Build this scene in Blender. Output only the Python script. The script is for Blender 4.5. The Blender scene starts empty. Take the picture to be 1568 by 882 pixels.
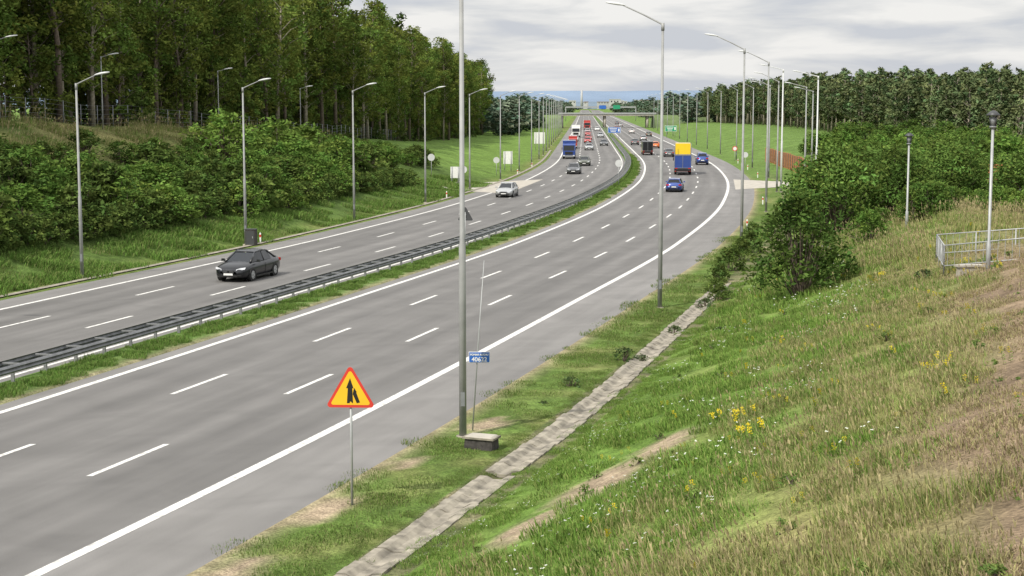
import bpy, math, random
import numpy as np
from mathutils import Vector, Matrix, noise
random.seed(7); rng=np.random.default_rng(7)
scene=bpy.context.scene
COL=scene.collection
R=math.radians

# ------------------------------------------------------------------ road alignment (metres)
KY=np.array([-60,20,47.8,76.7,109,153,205,262,320,419,660,1500,9000],float)
KX=np.array([-51,-24.6,-15.9,-7.86,.6,9.6,17.0,21.9,24.8,29.4,40.6,79.2,424],float)
KM=np.zeros(len(KY))
for i in range(len(KY)):
    if i==0: KM[i]=(KX[1]-KX[0])/(KY[1]-KY[0])
    elif i==len(KY)-1: KM[i]=(KX[-1]-KX[-2])/(KY[-1]-KY[-2])
    else:
        a=(KX[i]-KX[i-1])/(KY[i]-KY[i-1]); b=(KX[i+1]-KX[i])/(KY[i+1]-KY[i])
        KM[i]=2*a*b/(a+b)
def L(y):
    i=int(np.searchsorted(KY,y))-1; i=max(0,min(len(KY)-2,i))
    h=KY[i+1]-KY[i]; u=(y-KY[i])/h
    return ((2*u**3-3*u*u+1)*KX[i]+(u**3-2*u*u+u)*h*KM[i]+(-2*u**3+3*u*u)*KX[i+1]+(u**3-u*u)*h*KM[i+1])
def slope(y): return (L(y+.5)-L(y-.5))
def PX(y,t):
    m=slope(y); return L(y)+t*math.sqrt(1+m*m)
def tt(x,y):
    m=slope(y); return (x-L(y))/math.sqrt(1+m*m)
def heading(y): return -math.atan(slope(y))
def sm(u): u=max(0,min(1,u)); return u*u*(3-2*u)
def nz(x,y,s,seed=0): return noise.noise(Vector((x/s,y/s,seed*7.3)))
def drift(y): return float(np.interp(y,[14,32,50,84],[-.25,-.15,.0,-.5]))
def gz(y,t):
    if -16.25<t<-3.05 or -.75<t<13.75: return -.08
    if -3.05<=t<=-.75: return .03+.06*math.sin((t+3.05)/2.3*math.pi)
    x=PX(y,t)
    if t>=13.75:
        tc=t-drift(y) if y<90 else t
        if tc<16.4: return .02-.06*(t-13.75)/2.65
        if tc<18.1:
            b=-.04-.02*(tc-16.4)/1.7
            if y<84 and 16.78<tc<17.72: b-=.19*math.sin((tc-16.78)/.94*math.pi)
            return b
        h=np.interp(y,[0,20,50,57,87,110,150,200,300,450,700,1200,9000],[5.0,4.7,4.15,4.0,3.3,2.4,1.2,.8,2.2,3.4,2.0,0,0])
        w=np.interp(y,[0,60,100,200],[13,13,9,14])
        u=(tc-18.1)/w
        z=-.06+h*(u*.82+.18*sm(u)) if u<1 else -.06+h- (0.02*min(tc-18.1-w,40) if y<140 else -.01*min(tc-18.1-w,60))
        if y<400: z+=min(1,(tc-18.1)/2)*(.10*nz(x,y,2.2)+.20*nz(x,y,7,3))
        if t>200: z=z*max(0,1-(t-200)/600)
        return float(z)
    if t>-18.6: return .0-.12*sm((-16.4-t)/2.2)
    h=np.interp(y,[0,90,120,200,300,420,700,9000],[9.5,9.0,8.5,5.3,2.6,1.4,0,0])
    u=(-18.6-t)/23
    z=-.12+h*(u*.7+.3*sm(u)) if u<1 else -.12+h
    if y<500: z+=min(1,(-18.6-t)/3)*.3*nz(x,y,6,5)
    if t<-200: z=z*max(0,1-(-t-200)/600)
    return float(z)
def at(y,t,dz=0): return Vector((PX(y,t),y,gz(y,t)+dz))

# ------------------------------------------------------------------ materials
def newmat(name):
    m=bpy.data.materials.new(name); m.use_nodes=True
    nt=m.node_tree; nt.nodes.clear()
    o=nt.nodes.new('ShaderNodeOutputMaterial'); return m,nt,o
def basic(name,col,rough=.6,metal=0,noise_amt=.15,scale=3,bump=0,coat=0):
    m,nt,o=newmat(name); b=nt.nodes.new('ShaderNodeBsdfPrincipled')
    b.inputs['Roughness'].default_value=rough; b.inputs['Metallic'].default_value=metal
    if coat: b.inputs['Coat Weight'].default_value=coat; b.inputs['Coat Roughness'].default_value=.05
    tc=nt.nodes.new('ShaderNodeTexCoord'); n=nt.nodes.new('ShaderNodeTexNoise'); n.inputs['Scale'].default_value=scale; n.inputs['Detail'].default_value=6
    nt.links.new(tc.outputs['Object'],n.inputs['Vector'])
    mr=nt.nodes.new('ShaderNodeMapRange'); mr.inputs[1].default_value=.3; mr.inputs[2].default_value=.7
    mr.inputs[3].default_value=1-noise_amt; mr.inputs[4].default_value=1+noise_amt
    nt.links.new(n.outputs['Fac'],mr.inputs[0])
    mx=nt.nodes.new('ShaderNodeVectorMath'); mx.operation='SCALE'; mx.inputs[0].default_value=col[:3]
    nt.links.new(mr.outputs[0],mx.inputs['Scale']); nt.links.new(mx.outputs[0],b.inputs['Base Color'])
    if bump:
        bp=nt.nodes.new('ShaderNodeBump'); bp.inputs['Strength'].default_value=bump; bp.inputs['Distance'].default_value=.03
        nt.links.new(n.outputs['Fac'],bp.inputs['Height']); nt.links.new(bp.outputs[0],b.inputs['Normal'])
    nt.links.new(b.outputs[0],o.inputs[0]); return m
def foliage(name,trans=.25,var=.22,tint=(1,1,1)):
    m,nt,o=newmat(name)
    a=nt.nodes.new('ShaderNodeAttribute'); a.attribute_name='Col'
    oi=nt.nodes.new('ShaderNodeObjectInfo')
    mr=nt.nodes.new('ShaderNodeMapRange'); mr.inputs[3].default_value=1-var; mr.inputs[4].default_value=1+var
    nt.links.new(oi.outputs['Random'],mr.inputs[0])
    s=nt.nodes.new('ShaderNodeVectorMath'); s.operation='SCALE'; nt.links.new(a.outputs['Color'],s.inputs[0]); nt.links.new(mr.outputs[0],s.inputs['Scale'])
    s2=nt.nodes.new('ShaderNodeVectorMath'); s2.operation='MULTIPLY'; s2.inputs[1].default_value=tint; nt.links.new(s.outputs[0],s2.inputs[0])
    d=nt.nodes.new('ShaderNodeBsdfDiffuse'); nt.links.new(s2.outputs[0],d.inputs[0])
    if trans>0:
        t=nt.nodes.new('ShaderNodeBsdfTranslucent'); mx=nt.nodes.new('ShaderNodeMixShader'); mx.inputs[0].default_value=trans
        nt.links.new(s2.outputs[0],t.inputs[0])
        nt.links.new(d.outputs[0],mx.inputs[1]); nt.links.new(t.outputs[0],mx.inputs[2]); nt.links.new(mx.outputs[0],o.inputs[0])
    else: nt.links.new(d.outputs[0],o.inputs[0])
    return m
M={}
M['galv']=basic('galvanised_steel',(.36,.37,.37),.5,.25,.12,4)
M['lampgrey']=basic('pole_grey',(.29,.295,.29),.6,.1,.15,2)
M['lamphead']=basic('lamp_head',(.55,.56,.56),.4,0,.05,3)
M['rail']=basic('rail_steel',(.18,.185,.19),.55,.3,.3,3)
M['railpost']=basic('rail_post',(.22,.225,.23),.55,.3,.25,3)
M['white']=basic('white_paint',(.75,.75,.73),.5,0,.08,5)
M['yellow']=basic('sign_yellow',(.82,.48,.02),.45,0,.04,3)
M['red']=basic('sign_red',(.62,.045,.03),.45,0,.05,3)
M['black']=basic('black_paint',(.012,.012,.012),.5,0,.1,4)
M['blue']=basic('sign_blue',(.03,.13,.45),.45,0,.06,4)
M['green']=basic('sign_green',(.02,.28,.14),.45,0,.06,4)
M['greyback']=basic('sign_back',(.22,.23,.24),.5,.2,.1,4)
M['darkback']=basic('sign_back_dark',(.06,.062,.065),.5,.2,.1,4)
M['concrete']=basic('concrete',(.255,.23,.185),.95,0,.5,2.6,.5)
M['palecon']=basic('pale_concrete',(.40,.37,.32),.9,0,.2,1.2,.2)
M['stone']=basic('dark_stone',(.05,.045,.042),.9,0,.5,9,.6)
M['bark']=basic('bark',(.14,.11,.085),.95,0,.4,6,.4)
M['palebark']=basic('pale_bark',(.32,.28,.22),.95,0,.4,4,.3)
M['glass']=basic('car_glass',(.012,.015,.018),.08,0,0,3)
M['tyre']=basic('tyre',(.015,.015,.015),.9,0,.2,8)
M['rim']=basic('rim',(.45,.46,.47),.35,.6,.05,8)
M['headlamp']=basic('headlamp',(.7,.72,.75),.12,.2,.05,8)
M['taillamp']=basic('taillamp',(.45,.02,.015),.25,0,.05,8)
M['wood']=basic('brown_panel',(.20,.10,.06),.8,0,.25,3)
M['orange']=basic('orange_panel',(.42,.18,.07),.7,0,.15,3)
M['leaf']=foliage('leaves',.2)
M['leaf_far']=foliage('leaves_hazy',0,.2,(1.1,1.05,1.75))  # bluish tint puts aerial haze into the far leaf colour
M['leaf_vfar']=foliage('leaves_hazier',0,.1,(1.3,1.3,3.4))  # stronger blue: more distance haze painted into the leaves
M['grass']=foliage('grass_blades',.22,.15)
def paint(name,c,metal=.0,rough=.3,coat=.6): 
    k='p_'+name
    if k not in M: M[k]=basic('paint_'+name,c,rough,metal,.03,2,0,coat)
    return M[k]

def ground_mat():
    m,nt,o=newmat('ground_grass'); b=nt.nodes.new('ShaderNodeBsdfPrincipled'); b.inputs['Roughness'].default_value=1; b.inputs['Specular IOR Level'].default_value=.1
    a=nt.nodes.new('ShaderNodeAttribute'); a.attribute_name='Col'
    g=nt.nodes.new('ShaderNodeNewGeometry'); prev=a.outputs['Color']
    hs=[]
    for sc,lo,hi in ((.35,.75,1.25),(2.2,.7,1.3),(14,.6,1.35)):
        n=nt.nodes.new('ShaderNodeTexNoise'); n.inputs['Scale'].default_value=sc; n.inputs['Detail'].default_value=6
        nt.links.new(g.outputs['Position'],n.inputs['Vector'])
        mr=nt.nodes.new('ShaderNodeMapRange'); mr.inputs[1].default_value=.3; mr.inputs[2].default_value=.7; mr.inputs[3].default_value=lo; mr.inputs[4].default_value=hi
        nt.links.new(n.outputs['Fac'],mr.inputs[0])
        s=nt.nodes.new('ShaderNodeVectorMath'); s.operation='SCALE'; nt.links.new(prev,s.inputs[0]); nt.links.new(mr.outputs[0],s.inputs['Scale']); prev=s.outputs[0]; hs.append(n)
    bp=nt.nodes.new('ShaderNodeBump'); bp.inputs['Strength'].default_value=.8; bp.inputs['Distance'].default_value=.12
    nt.links.new(hs[2].outputs['Fac'],bp.inputs['Height']); nt.links.new(bp.outputs[0],b.inputs['Normal'])
    nt.links.new(prev,b.inputs['Base Color']); nt.links.new(b.outputs[0],o.inputs[0]); return m
def asphalt_mat(name,base):
    m,nt,o=newmat(name); b=nt.nodes.new('ShaderNodeBsdfPrincipled'); b.inputs['Roughness'].default_value=.82
    a=nt.nodes.new('ShaderNodeAttribute'); a.attribute_name='Col'; prev=a.outputs['Color']
    uv=nt.nodes.new('ShaderNodeUVMap'); uv.uv_map='UV'
    nodes=[]
    for sc,vec,lo,hi,dist in ((1,(.5,.03,1),.86,1.14,0),(1,(1.6,.09,1),.9,1.1,0),(1,(.35,.35,1),.88,1.1,1),(60,(1,1,1),.8,1.22,0)):
        mp=nt.nodes.new('ShaderNodeMapping'); mp.inputs['Scale'].default_value=vec; nt.links.new(uv.outputs[0],mp.inputs[0])
        n=nt.nodes.new('ShaderNodeTexNoise'); n.inputs['Scale'].default_value=sc; n.inputs['Detail'].default_value=5; n.inputs['Distortion'].default_value=dist
        nt.links.new(mp.outputs[0],n.inputs['Vector'])
        mr=nt.nodes.new('ShaderNodeMapRange'); mr.inputs[1].default_value=.3; mr.inputs[2].default_value=.7; mr.inputs[3].default_value=lo; mr.inputs[4].default_value=hi
        nt.links.new(n.outputs['Fac'],mr.inputs[0])
        s=nt.nodes.new('ShaderNodeVectorMath'); s.operation='SCALE'; nt.links.new(prev,s.inputs[0]); nt.links.new(mr.outputs[0],s.inputs['Scale']); prev=s.outputs[0]; nodes.append(n)
    bp=nt.nodes.new('ShaderNodeBump'); bp.inputs['Strength'].default_value=.3; bp.inputs['Distance'].default_value=.01
    nt.links.new(nodes[3].outputs['Fac'],bp.inputs['Height']); nt.links.new(bp.outputs[0],b.inputs['Normal'])
    nt.links.new(prev,b.inputs['Base Color']); nt.links.new(b.outputs[0],o.inputs[0]); return m
def marking_mat():
    m,nt,o=newmat('road_paint'); b=nt.nodes.new('ShaderNodeBsdfPrincipled'); b.inputs['Roughness'].default_value=.7
    g=nt.nodes.new('ShaderNodeNewGeometry'); n=nt.nodes.new('ShaderNodeTexNoise'); n.inputs['Scale'].default_value=5; n.inputs['Detail'].default_value=8
    nt.links.new(g.outputs['Position'],n.inputs['Vector'])
    cr=nt.nodes.new('ShaderNodeValToRGB'); cr.color_ramp.elements[0].position=.30; cr.color_ramp.elements[0].color=(.38,.37,.35,1); cr.color_ramp.elements[1].position=.52; cr.color_ramp.elements[1].color=(.68,.67,.64,1)
    nt.links.new(n.outputs['Fac'],cr.inputs[0]); nt.links.new(cr.outputs[0],b.inputs['Base Color']); nt.links.new(b.outputs[0],o.inputs[0]); return m
M['ground']=ground_mat(); M['asphalt']=asphalt_mat('asphalt',.1); M['mark']=marking_mat()

# ------------------------------------------------------------------ mesh builder
class MB:
    def __init__(s): s.v=[]; s.f=[]; s.m=[]; s.mats=[]; s.sm=[]
    def mi(s,mat):
        if mat not in s.mats: s.mats.append(mat)
        return s.mats.index(mat)
    def add(s,vs,fs,mat,smooth=False):
        o=len(s.v); s.v+= [tuple(v) for v in vs]; i=s.mi(mat)
        for f in fs: s.f.append(tuple(o+k for k in f)); s.m.append(i); s.sm.append(smooth)
    def box(s,c,d,mat,rot=None,taper=1):
        x,y,z=d[0]/2,d[1]/2,d[2]/2
        vs=[Vector((sx*x*(taper if sz>0 else 1),sy*y*(taper if sz>0 else 1),sz*z)) for sz in(-1,1) for sy in(-1,1) for sx in(-1,1)]
        if rot is not None: vs=[rot@v for v in vs]
        c=Vector(c); s.add([v+c for v in vs],[(0,2,3,1),(4,5,7,6),(0,1,5,4),(2,6,7,3),(0,4,6,2),(1,3,7,5)],mat)
    def tube(s,pts,rad,mat,n=8,cap=True,smooth=True):
        pts=[Vector(p) for p in pts]; vs=[]; fs=[]
        if not isinstance(rad,(list,tuple)): rad=[rad]*len(pts)
        for i,p in enumerate(pts):
            d=(pts[min(i+1,len(pts)-1)]-pts[max(i-1,0)]).normalized()
            a=d.cross(Vector((0,0,1)) if abs(d.z)<.95 else Vector((1,0,0))).normalized(); b=d.cross(a)
            for k in range(n):
                w=2*math.pi*k/n; vs.append(p+(a*math.cos(w)+b*math.sin(w))*rad[i])
        for i in range(len(pts)-1):
            for k in range(n): fs.append((i*n+k,i*n+(k+1)%n,(i+1)*n+(k+1)%n,(i+1)*n+k))
        if cap: fs.append(tuple(range(n))[::-1]); fs.append(tuple((len(pts)-1)*n+k for k in range(n)))
        s.add(vs,fs,mat,smooth)
    def prism(s,pts2,y0,y1,mat):
        n=len(pts2); vs=[(p[0],y0,p[1]) for p in pts2]+[(p[0],y1,p[1]) for p in pts2]
        fs=[tuple(range(n)),tuple(range(2*n-1,n-1,-1))]+[(i,i+n,(i+1)%n+n,(i+1)%n) for i in range(n)]
        s.add(vs,fs,mat)
    def mesh(s,name):
        me=bpy.data.meshes.new(name); me.from_pydata(s.v,[],s.f)
        for m in s.mats: me.materials.append(m)
        me.polygons.foreach_set('material_index',s.m); me.polygons.foreach_set('use_smooth',s.sm); me.update(); return me
    def obj(s,name,loc=(0,0,0),rz=0,parent=None,scale=1): return mkobj(name,s.mesh(name),loc,rz,parent,scale)
def mkobj(name,me,loc=(0,0,0),rz=0,parent=None,scale=1):
    o=bpy.data.objects.new(name,me); o.location=loc; o.rotation_euler=(0,0,rz)
    o.scale=(scale,)*3 if not isinstance(scale,(tuple,list)) else scale
    COL.objects.link(o)
    if parent: o.parent=parent
    return o
def empty(name,loc=(0,0,0)):
    o=bpy.data.objects.new(name,None); o.location=loc; o.empty_display_size=.5; COL.objects.link(o); return o
def setcol(me,cols):
    a=me.color_attributes.new('Col','FLOAT_COLOR','POINT'); c=np.ones((len(me.vertices),4),np.float32); c[:,:3]=cols; a.data.foreach_set('color',c.ravel())

def grid(name,ts,ys,zf,mat,colf=None,smooth=True,fan=None):
    vs=[];cols=[];uv=[]
    for y in ys:
        for t in ts:
            t2=fan(y,t) if fan else t
            vs.append((PX(y,t2),y,zf(y,t2))); uv.append((t2,y))
            if colf: cols.append(colf(y,t2))
    n=len(ts); fs=[(j*n+i,j*n+i+1,(j+1)*n+i+1,(j+1)*n+i) for j in range(len(ys)-1) for i in range(n-1)]
    me=bpy.data.meshes.new(name); me.from_pydata(vs,[],fs); me.materials.append(mat)
    me.polygons.foreach_set('use_smooth',[smooth]*len(fs))
    ul=me.uv_layers.new(name='UV'); li=np.zeros(len(me.loops),np.int32); me.loops.foreach_get('vertex_index',li)
    ul.data.foreach_set('uv',np.array(uv,np.float32)[li].ravel())
    if colf: setcol(me,np.array(cols,np.float32))
    me.update(); return mkobj(name,me)

# ------------------------------------------------------------------ ground
def lerp(a,b,u): u=max(0,min(1,u)); return tuple(a[i]*(1-u)+b[i]*u for i in range(3))
GREEN=(.105,.165,.038); LUSH=(.125,.205,.042); DRY=(.265,.24,.105); BROWN=(.25,.185,.125); SOIL=(.36,.285,.20); DARK=(.075,.11,.032)
PATCH=[(35.3,20.6,2.6,1.0),(38.4,21.5,1.8,.8),(32.0,20.0,1.6,.7),(46,15.0,1.3,.6),(30.5,14.6,2.0,.6),(36,14.4,1.6,.45),(27,14.5,1.5,.4),(41,14.5,1,.4)]
def soilf(y,t):
    s=0
    for (py,pt,ry,rt) in PATCH:
        d=((y-py)/ry)**2+((t-pt)/rt)**2
        if d<2.5: s=max(s,1-d+.5*nz(y,t,.6,2))
    return max(0,min(1,s*1.4))
def dryf(y,t):
    x=PX(y,t)
    return sm((t-20.2-1.5*nz(x,y,5,9))/8.5)*.66*(1 if y<110 else .4)+.60*nz(x,y,2.8,4)
def brownf(y,t):
    x=PX(y,t); return sm((t-27-2.5*nz(x,y,6,11))/2.5)*(1 if y<60 else max(0,1-(y-60)/15))
def gcol(y,t):
    x=PX(y,t)
    if -3.2<t<-.5: return lerp((.095,.165,.038),SOIL,max(0,1-abs(t+.85)/.35)*.6+.2*nz(x,y,1.5))
    if t>=13:
        if t<16.6:
            c=lerp(GREEN,DRY,.05+.7*nz(x,y,1.8)); c=lerp(c,SOIL,max(0,1-(t-13.7)/.7)*.9)
        elif t<18: c=lerp(DARK,SOIL,.25+.5*nz(x,y,1.2))
        else:
            c=lerp(LUSH,DRY,dryf(y,t)); c=lerp(c,BROWN,brownf(y,t))
        return lerp(c,SOIL,soilf(y,t)) if y<120 else lerp(c,(.125,.20,.05),sm((y-160)/80))
    if t>-18.7: return lerp(GREEN,DRY,.2+.5*nz(x,y,2))
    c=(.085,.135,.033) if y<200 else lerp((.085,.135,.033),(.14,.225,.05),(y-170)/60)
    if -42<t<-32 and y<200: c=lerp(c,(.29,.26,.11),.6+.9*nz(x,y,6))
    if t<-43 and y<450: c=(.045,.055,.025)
    return c
ts=[-6000,-3000,-1500,-800,-400,-250,-180,-140,-110,-90,-75,-65,-55,-50,-46]+list(np.arange(-44,-19,1.))+[-18.6,-18,-17.2,-16.6,-16.4,-16.2,-12,-8,-4,-3.15,-3.0,-2.6,-2.2,-1.8,-1.4,-1,-.85,-.7,3,7,11,13.6,13.85]+list(np.arange(14.2,16.1,.4))+list(np.arange(16.2,18.2,.11))+list(np.arange(18.4,34,.4))+[35,37,40,44,48,54,60,70,85,100,140,180,250,400,800,1500,3000,6000]
ys=list(np.arange(-60,10,10.))+list(np.arange(10,75,.5))+list(np.arange(75,130,1.2))+list(np.arange(130,330,4.))+list(np.arange(330,700,15.))+list(np.arange(700,2000,80.))+[2000,2500,3200,4500,6500,9000]
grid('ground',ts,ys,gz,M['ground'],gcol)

# ------------------------------------------------------------------ carriageways
yr=list(np.arange(-30,10,5.))+list(np.arange(10,250,1.5))+list(np.arange(250,500,4.))+list(np.arange(500,2700,25.))
def tone(y,t,t0):
    lane=(t-t0)/3.6
    if 0<lane<3:
        u=lane%1; w=math.exp(-((u-.25)/.11)**2)+math.exp(-((u-.75)/.11)**2)
        base=.138-.015*w+.014*math.exp(-((u-.5)/.1)**2)
        if int(lane)==(2 if t0==0 else 0): base*=.97
    else: base=.172
    c=base
    return (c*1.04,c*1.0,c*.96)
def edge(y,t):
    if abs(t-13.9)<.02: return t+.14*nz(0,y,1.7,3)+.06*nz(0,y,.5,8)
    return t
grid('motorway_carriageway',list(np.arange(-.8,10.9,.3))+[11.2,11.6,12.2,12.9,13.4,13.9],yr,lambda y,t:.0+(-.012 if t<-.7 or t>13.8 else 0),M['asphalt'],lambda y,t:tone(y,t,0),fan=edge)
grid('motorway_carriageway',[-16.35,-16,-15.4,-14.9]+list(np.arange(-14.5,-3.0,.3))+[-2.98],yr,lambda y,t:.0+(-.012 if t<-16.3 or t>-3 else 0),M['asphalt'],lambda y,t:tone(y,t,-14.4))
ya=np.arange(-30,2500,1.); xa=np.array([L(y) for y in ya]); sa=np.concatenate([[0],np.cumsum(np.hypot(np.diff(xa),1))])
S=lambda y:float(np.interp(y,ya,sa)); YS=lambda s:float(np.interp(s,sa,ya))
mk=MB()
def solid(t,w,y0,y1):
    yy=[y for y in yr if y0<=y<=y1]; vs=[];
    for y in yy: vs+=[(PX(y,t-w/2),y,.006),(PX(y,t+w/2),y,.006)]
    mk.add(vs,[(2*i,2*i+1,2*i+3,2*i+2) for i in range(len(yy)-1)],M['mark'])
def dashes(t,w,yph,y0=15,y1=1500,ln=4.,per=12.):
    s0=S(yph); k=-8
    while True:
        a=s0+k*per-ln/2; k+=1
        ya_=YS(a); yb_=YS(a+ln)
        if ya_<y0: continue
        if ya_>y1: break
        w2=w*(1 if ya_<250 else 1.3)
        mk.add([(PX(ya_,t-w2/2),ya_,.006),(PX(ya_,t+w2/2),ya_,.006),(PX(yb_,t+w2/2),yb_,.006),(PX(yb_,t-w2/2),yb_,.006)],[(0,1,2,3)],M['mark'])
solid(0,.26,10,2000); solid(10.85,.30,10,2000)
solid(-14.35,.24,10,2000); solid(-3.55,.2,10,2000)
dashes(3.6,.17,52.9); dashes(7.2,.17,52.9); dashes(-7.3,.17,68.3); dashes(-10.9,.17,68.3)
mk.obj('road_markings')

def apron(y0,y1,y2,y3,t0,t1,mat):
    vs=[];n=12
    for i in range(n+1):
        u=i/n; t=t0+(t1-t0)*u; a=y0+(y2-y0)*u; b=y1+(y3-y1)*u
        for y in (a,b): vs.append((PX(y,t),y,max(gz(y,t),0)+.012))
    me=MB(); me.add(vs,[(2*i,2*i+1,2*i+3,2*i+2) for i in range(n)],mat); return me
apron(168,200,176,190,-12.4,-21,M['palecon']).obj('access_road')
apron(176,200,184,193,11.7,19,M['palecon']).obj('access_road')
ls=MB(); vs=[]
yy=list(np.arange(40,330,2.))
for y in yy:
    for t in (-17.3,-16.85): vs.append((PX(y,t),y,.045))
ls.add(vs,[(2*i,2*i+1,2*i+3,2*i+2) for i in range(len(yy)-1)],M['concrete']); ls.obj('roadside_gutter')

# ------------------------------------------------------------------ drainage channel made of slabs
ch=MB(); s=S(14)
prof=[(16.68,-.022),(16.92,-.03),(17.12,-.12),(17.38,-.13),(17.60,-.035),(17.84,-.03)]
while YS(s)<84:
    ln=random.choice((.5,.5,1.0)); 
    y0=YS(s+.015); y1=YS(s+ln-.02); j=random.uniform(-.045,.045); jz=random.uniform(-.025,.01)
    s+=ln
    if random.random()<.03: continue
    vs=[]
    for y in (y0,y1):
        wd=float(np.interp(y,[14,40,84],[.80,.76,.66]))
        for (t,z) in prof: vs.append((PX(y,17.25+(t-17.25)*wd+j+drift(y)),y,z+jz+(.010 if y==y1 else 0)))
    n=len(prof); vs2=[(a,b,c-.09) for a,b,c in vs]
    ch.add(vs+vs2,[(i,i+1,n+i+1,n+i) for i in range(n-1)]+[(0,n,3*n,2*n),(n-1,3*n-1,4*n-1,2*n-1)]+[(i,2*n+i,2*n+i+1,i+1) for i in range(n-1)],M['concrete'])
ch.obj('drainage_channel')

# ------------------------------------------------------------------ median guard rail (twin beams on spacer brackets)
gr=MB()
wprof=[(0,.76),(.03,.735),(.07,.69),(.03,.645),(.0,.62),(.03,.595),(.07,.55),(.03,.505),(0,.48)]
for side,tc in ((1,-2.20),(-1,-2.98)):
    ysr=[y for y in yr if 20<y<900]; vs=[]
    for y in ysr:
        for (o,z) in wprof: vs.append((PX(y,tc+side*o),y,z))
    n=len(wprof); gr.add(vs,[(j*n+i,j*n+i+1,(j+1)*n+i+1,(j+1)*n+i) for j in range(len(ysr)-1) for i in range(n-1)],M['rail'])
s=S(30)
while s<S(420):
    y=YS(s); h=Matrix.Rotation(heading(y),3,'Z')
    gr.box((PX(y,-2.59),y,.34),(.12,.06,.68),M['railpost'],h)
    gr.box((PX(y,-2.59),y,.70),(.76,.09,.05),M['railpost'],h)
    gr.box((PX(y,-2.59),y,.54),(.76,.05,.05),M['railpost'],h)
    s+=2.0
gr.obj('guard_rail')

# ------------------------------------------------------------------ leaves / trees
def leafcloud(centers,radii,nper,size,cols,squash=.75,tip=.45):
    V=[];C=[]
    for c,r,col in zip(centers,radii,cols):
        n=int(nper*(r**1.6)+6)
        d=rng.normal(size=(n,3)); d/=np.linalg.norm(d,axis=1)[:,None]
        rr=r*rng.random(n)**.42; p=d*rr[:,None]*np.array([1,1,squash])+c
        a=rng.normal(size=(n,3)); a[:,2]*=.6; a+=d*.4; a/=np.linalg.norm(a,axis=1)[:,None]
        b=np.cross(a,rng.normal(size=(n,3))); b/=np.linalg.norm(b,axis=1)[:,None]
        sz=size*rng.uniform(.6,1.35,n)[:,None]
        q=np.stack([p-a*sz,p+b*sz*tip-a*sz*.1,p+a*sz,p-b*sz*tip-a*sz*.1],1)
        V.append(q.reshape(-1,3)); cc=np.array(col)[None,:]*rng.uniform(.75,1.3,(n,1))*np.array([1,1,1]); C.append(np.repeat(cc,4,0))
    return np.concatenate(V),np.concatenate(C)
def finish(mb,name,V,C,leafmat):
    nb=len(mb.v); idx=mb.mi(leafmat); nq=len(V)//4
    vs=np.concatenate([np.array(mb.v,float).reshape(-1,3),V]) if nb else V
    fs=mb.f+[(nb+4*i,nb+4*i+1,nb+4*i+2,nb+4*i+3) for i in range(nq)]
    me=bpy.data.meshes.new(name); me.from_pydata(vs.tolist(),[],fs)
    for m in mb.mats: me.materials.append(m)
    me.polygons.foreach_set('material_index',mb.m+[idx]*nq); me.polygons.foreach_set('use_smooth',mb.sm+[False]*nq)
    cols=np.ones((len(vs),3))*.1; cols[nb:]=C; setcol(me,cols); me.update(); return me
def treemesh(name,H,cb,R0,ncl,nper,size,base,leafmat,bark,lean=.3,shape='oval'):
    mb=MB(); top=Vector((random.uniform(-lean,lean),random.uniform(-lean,lean),H*.93))
    tr=[Vector((0,0,-.6)),Vector((random.uniform(-.15,.15),random.uniform(-.15,.15),H*.3)),top*.6+Vector((random.uniform(-.3,.3),0,0)),top]
    r0=H*.009+.04; mb.tube(tr,[r0*1.3,r0,r0*.6,.03],bark,7)
    cs=[];rs=[];co=[]
    for i in range(ncl):
        u=(i+random.random())/ncl; h=cb+(H-cb)*u
        if shape=='oval': p=math.sin(math.pi*min(1,max(.0,.16+.80*u)))**.7
        elif shape=='cone': p=(1-u)**.7+.12
        else: p=math.sqrt(max(0,1-(2*u-1)**2*.9))
        ang=i*2.399+random.uniform(-.6,.6); rad=R0*p*math.sqrt(random.uniform(.12,1))*random.uniform(.8,1.2)
        c=Vector((math.cos(ang)*rad+top.x*h/H,math.sin(ang)*rad+top.y*h/H,h+random.uniform(-.4,.4)))
        cs.append(np.array(c)); rs.append(R0*random.uniform(.17,.40)*(.7+.4*p))
        k=random.uniform(.6,1.4); y=random.uniform(-.15,.3); co.append((base[0]*k*(1+y),base[1]*k,base[2]*k))
        if i%2==0 and rad>.5: 
            st=Vector((top.x*(h-rad*.6)/H,top.y*(h-rad*.6)/H,max(cb*.6,h-rad*.7)))
            mb.tube([st,(st+c)/2+Vector((0,0,.15*rad)),c],[.03+.01*R0,.03,.012],bark,4,False)
    V,C=leafcloud(cs,rs,nper,size,co)
    return finish(mb,name,V,C,leafmat)
def bushmesh(name,H,Rr,ncl,nper,size,base,leafmat=None):
    mb=MB(); cs=[];rs=[];co=[]
    for i in range(ncl):
        u=random.random()**.8; ang=random.uniform(0,6.283); p=math.sqrt(max(0.05,1-(u*1.02)**2.2)) if u<.98 else .2
        rad=Rr*p*math.sqrt(random.uniform(.1,1)); c=Vector((math.cos(ang)*rad,math.sin(ang)*rad,.12*H+H*.82*u*random.uniform(.85,1.08)))
        cs.append(np.array(c)); rs.append(Rr*random.uniform(.13,.30)); k=random.uniform(.6,1.4); y=random.uniform(-.1,.25); co.append((base[0]*k*(1+y),base[1]*k,base[2]*k))
        if i%3==0: mb.tube([(random.uniform(-.2,.2),random.uniform(-.2,.2),-.2),c*.55+Vector((0,0,.05)),c],[.05,.03,.01],M['bark'],4,False)
    V,C=leafcloud(cs,rs,nper,size,co,.85)
    return finish(mb,name,V,C,leafmat or M['leaf'])
FG=(.118,.172,.038)
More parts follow.
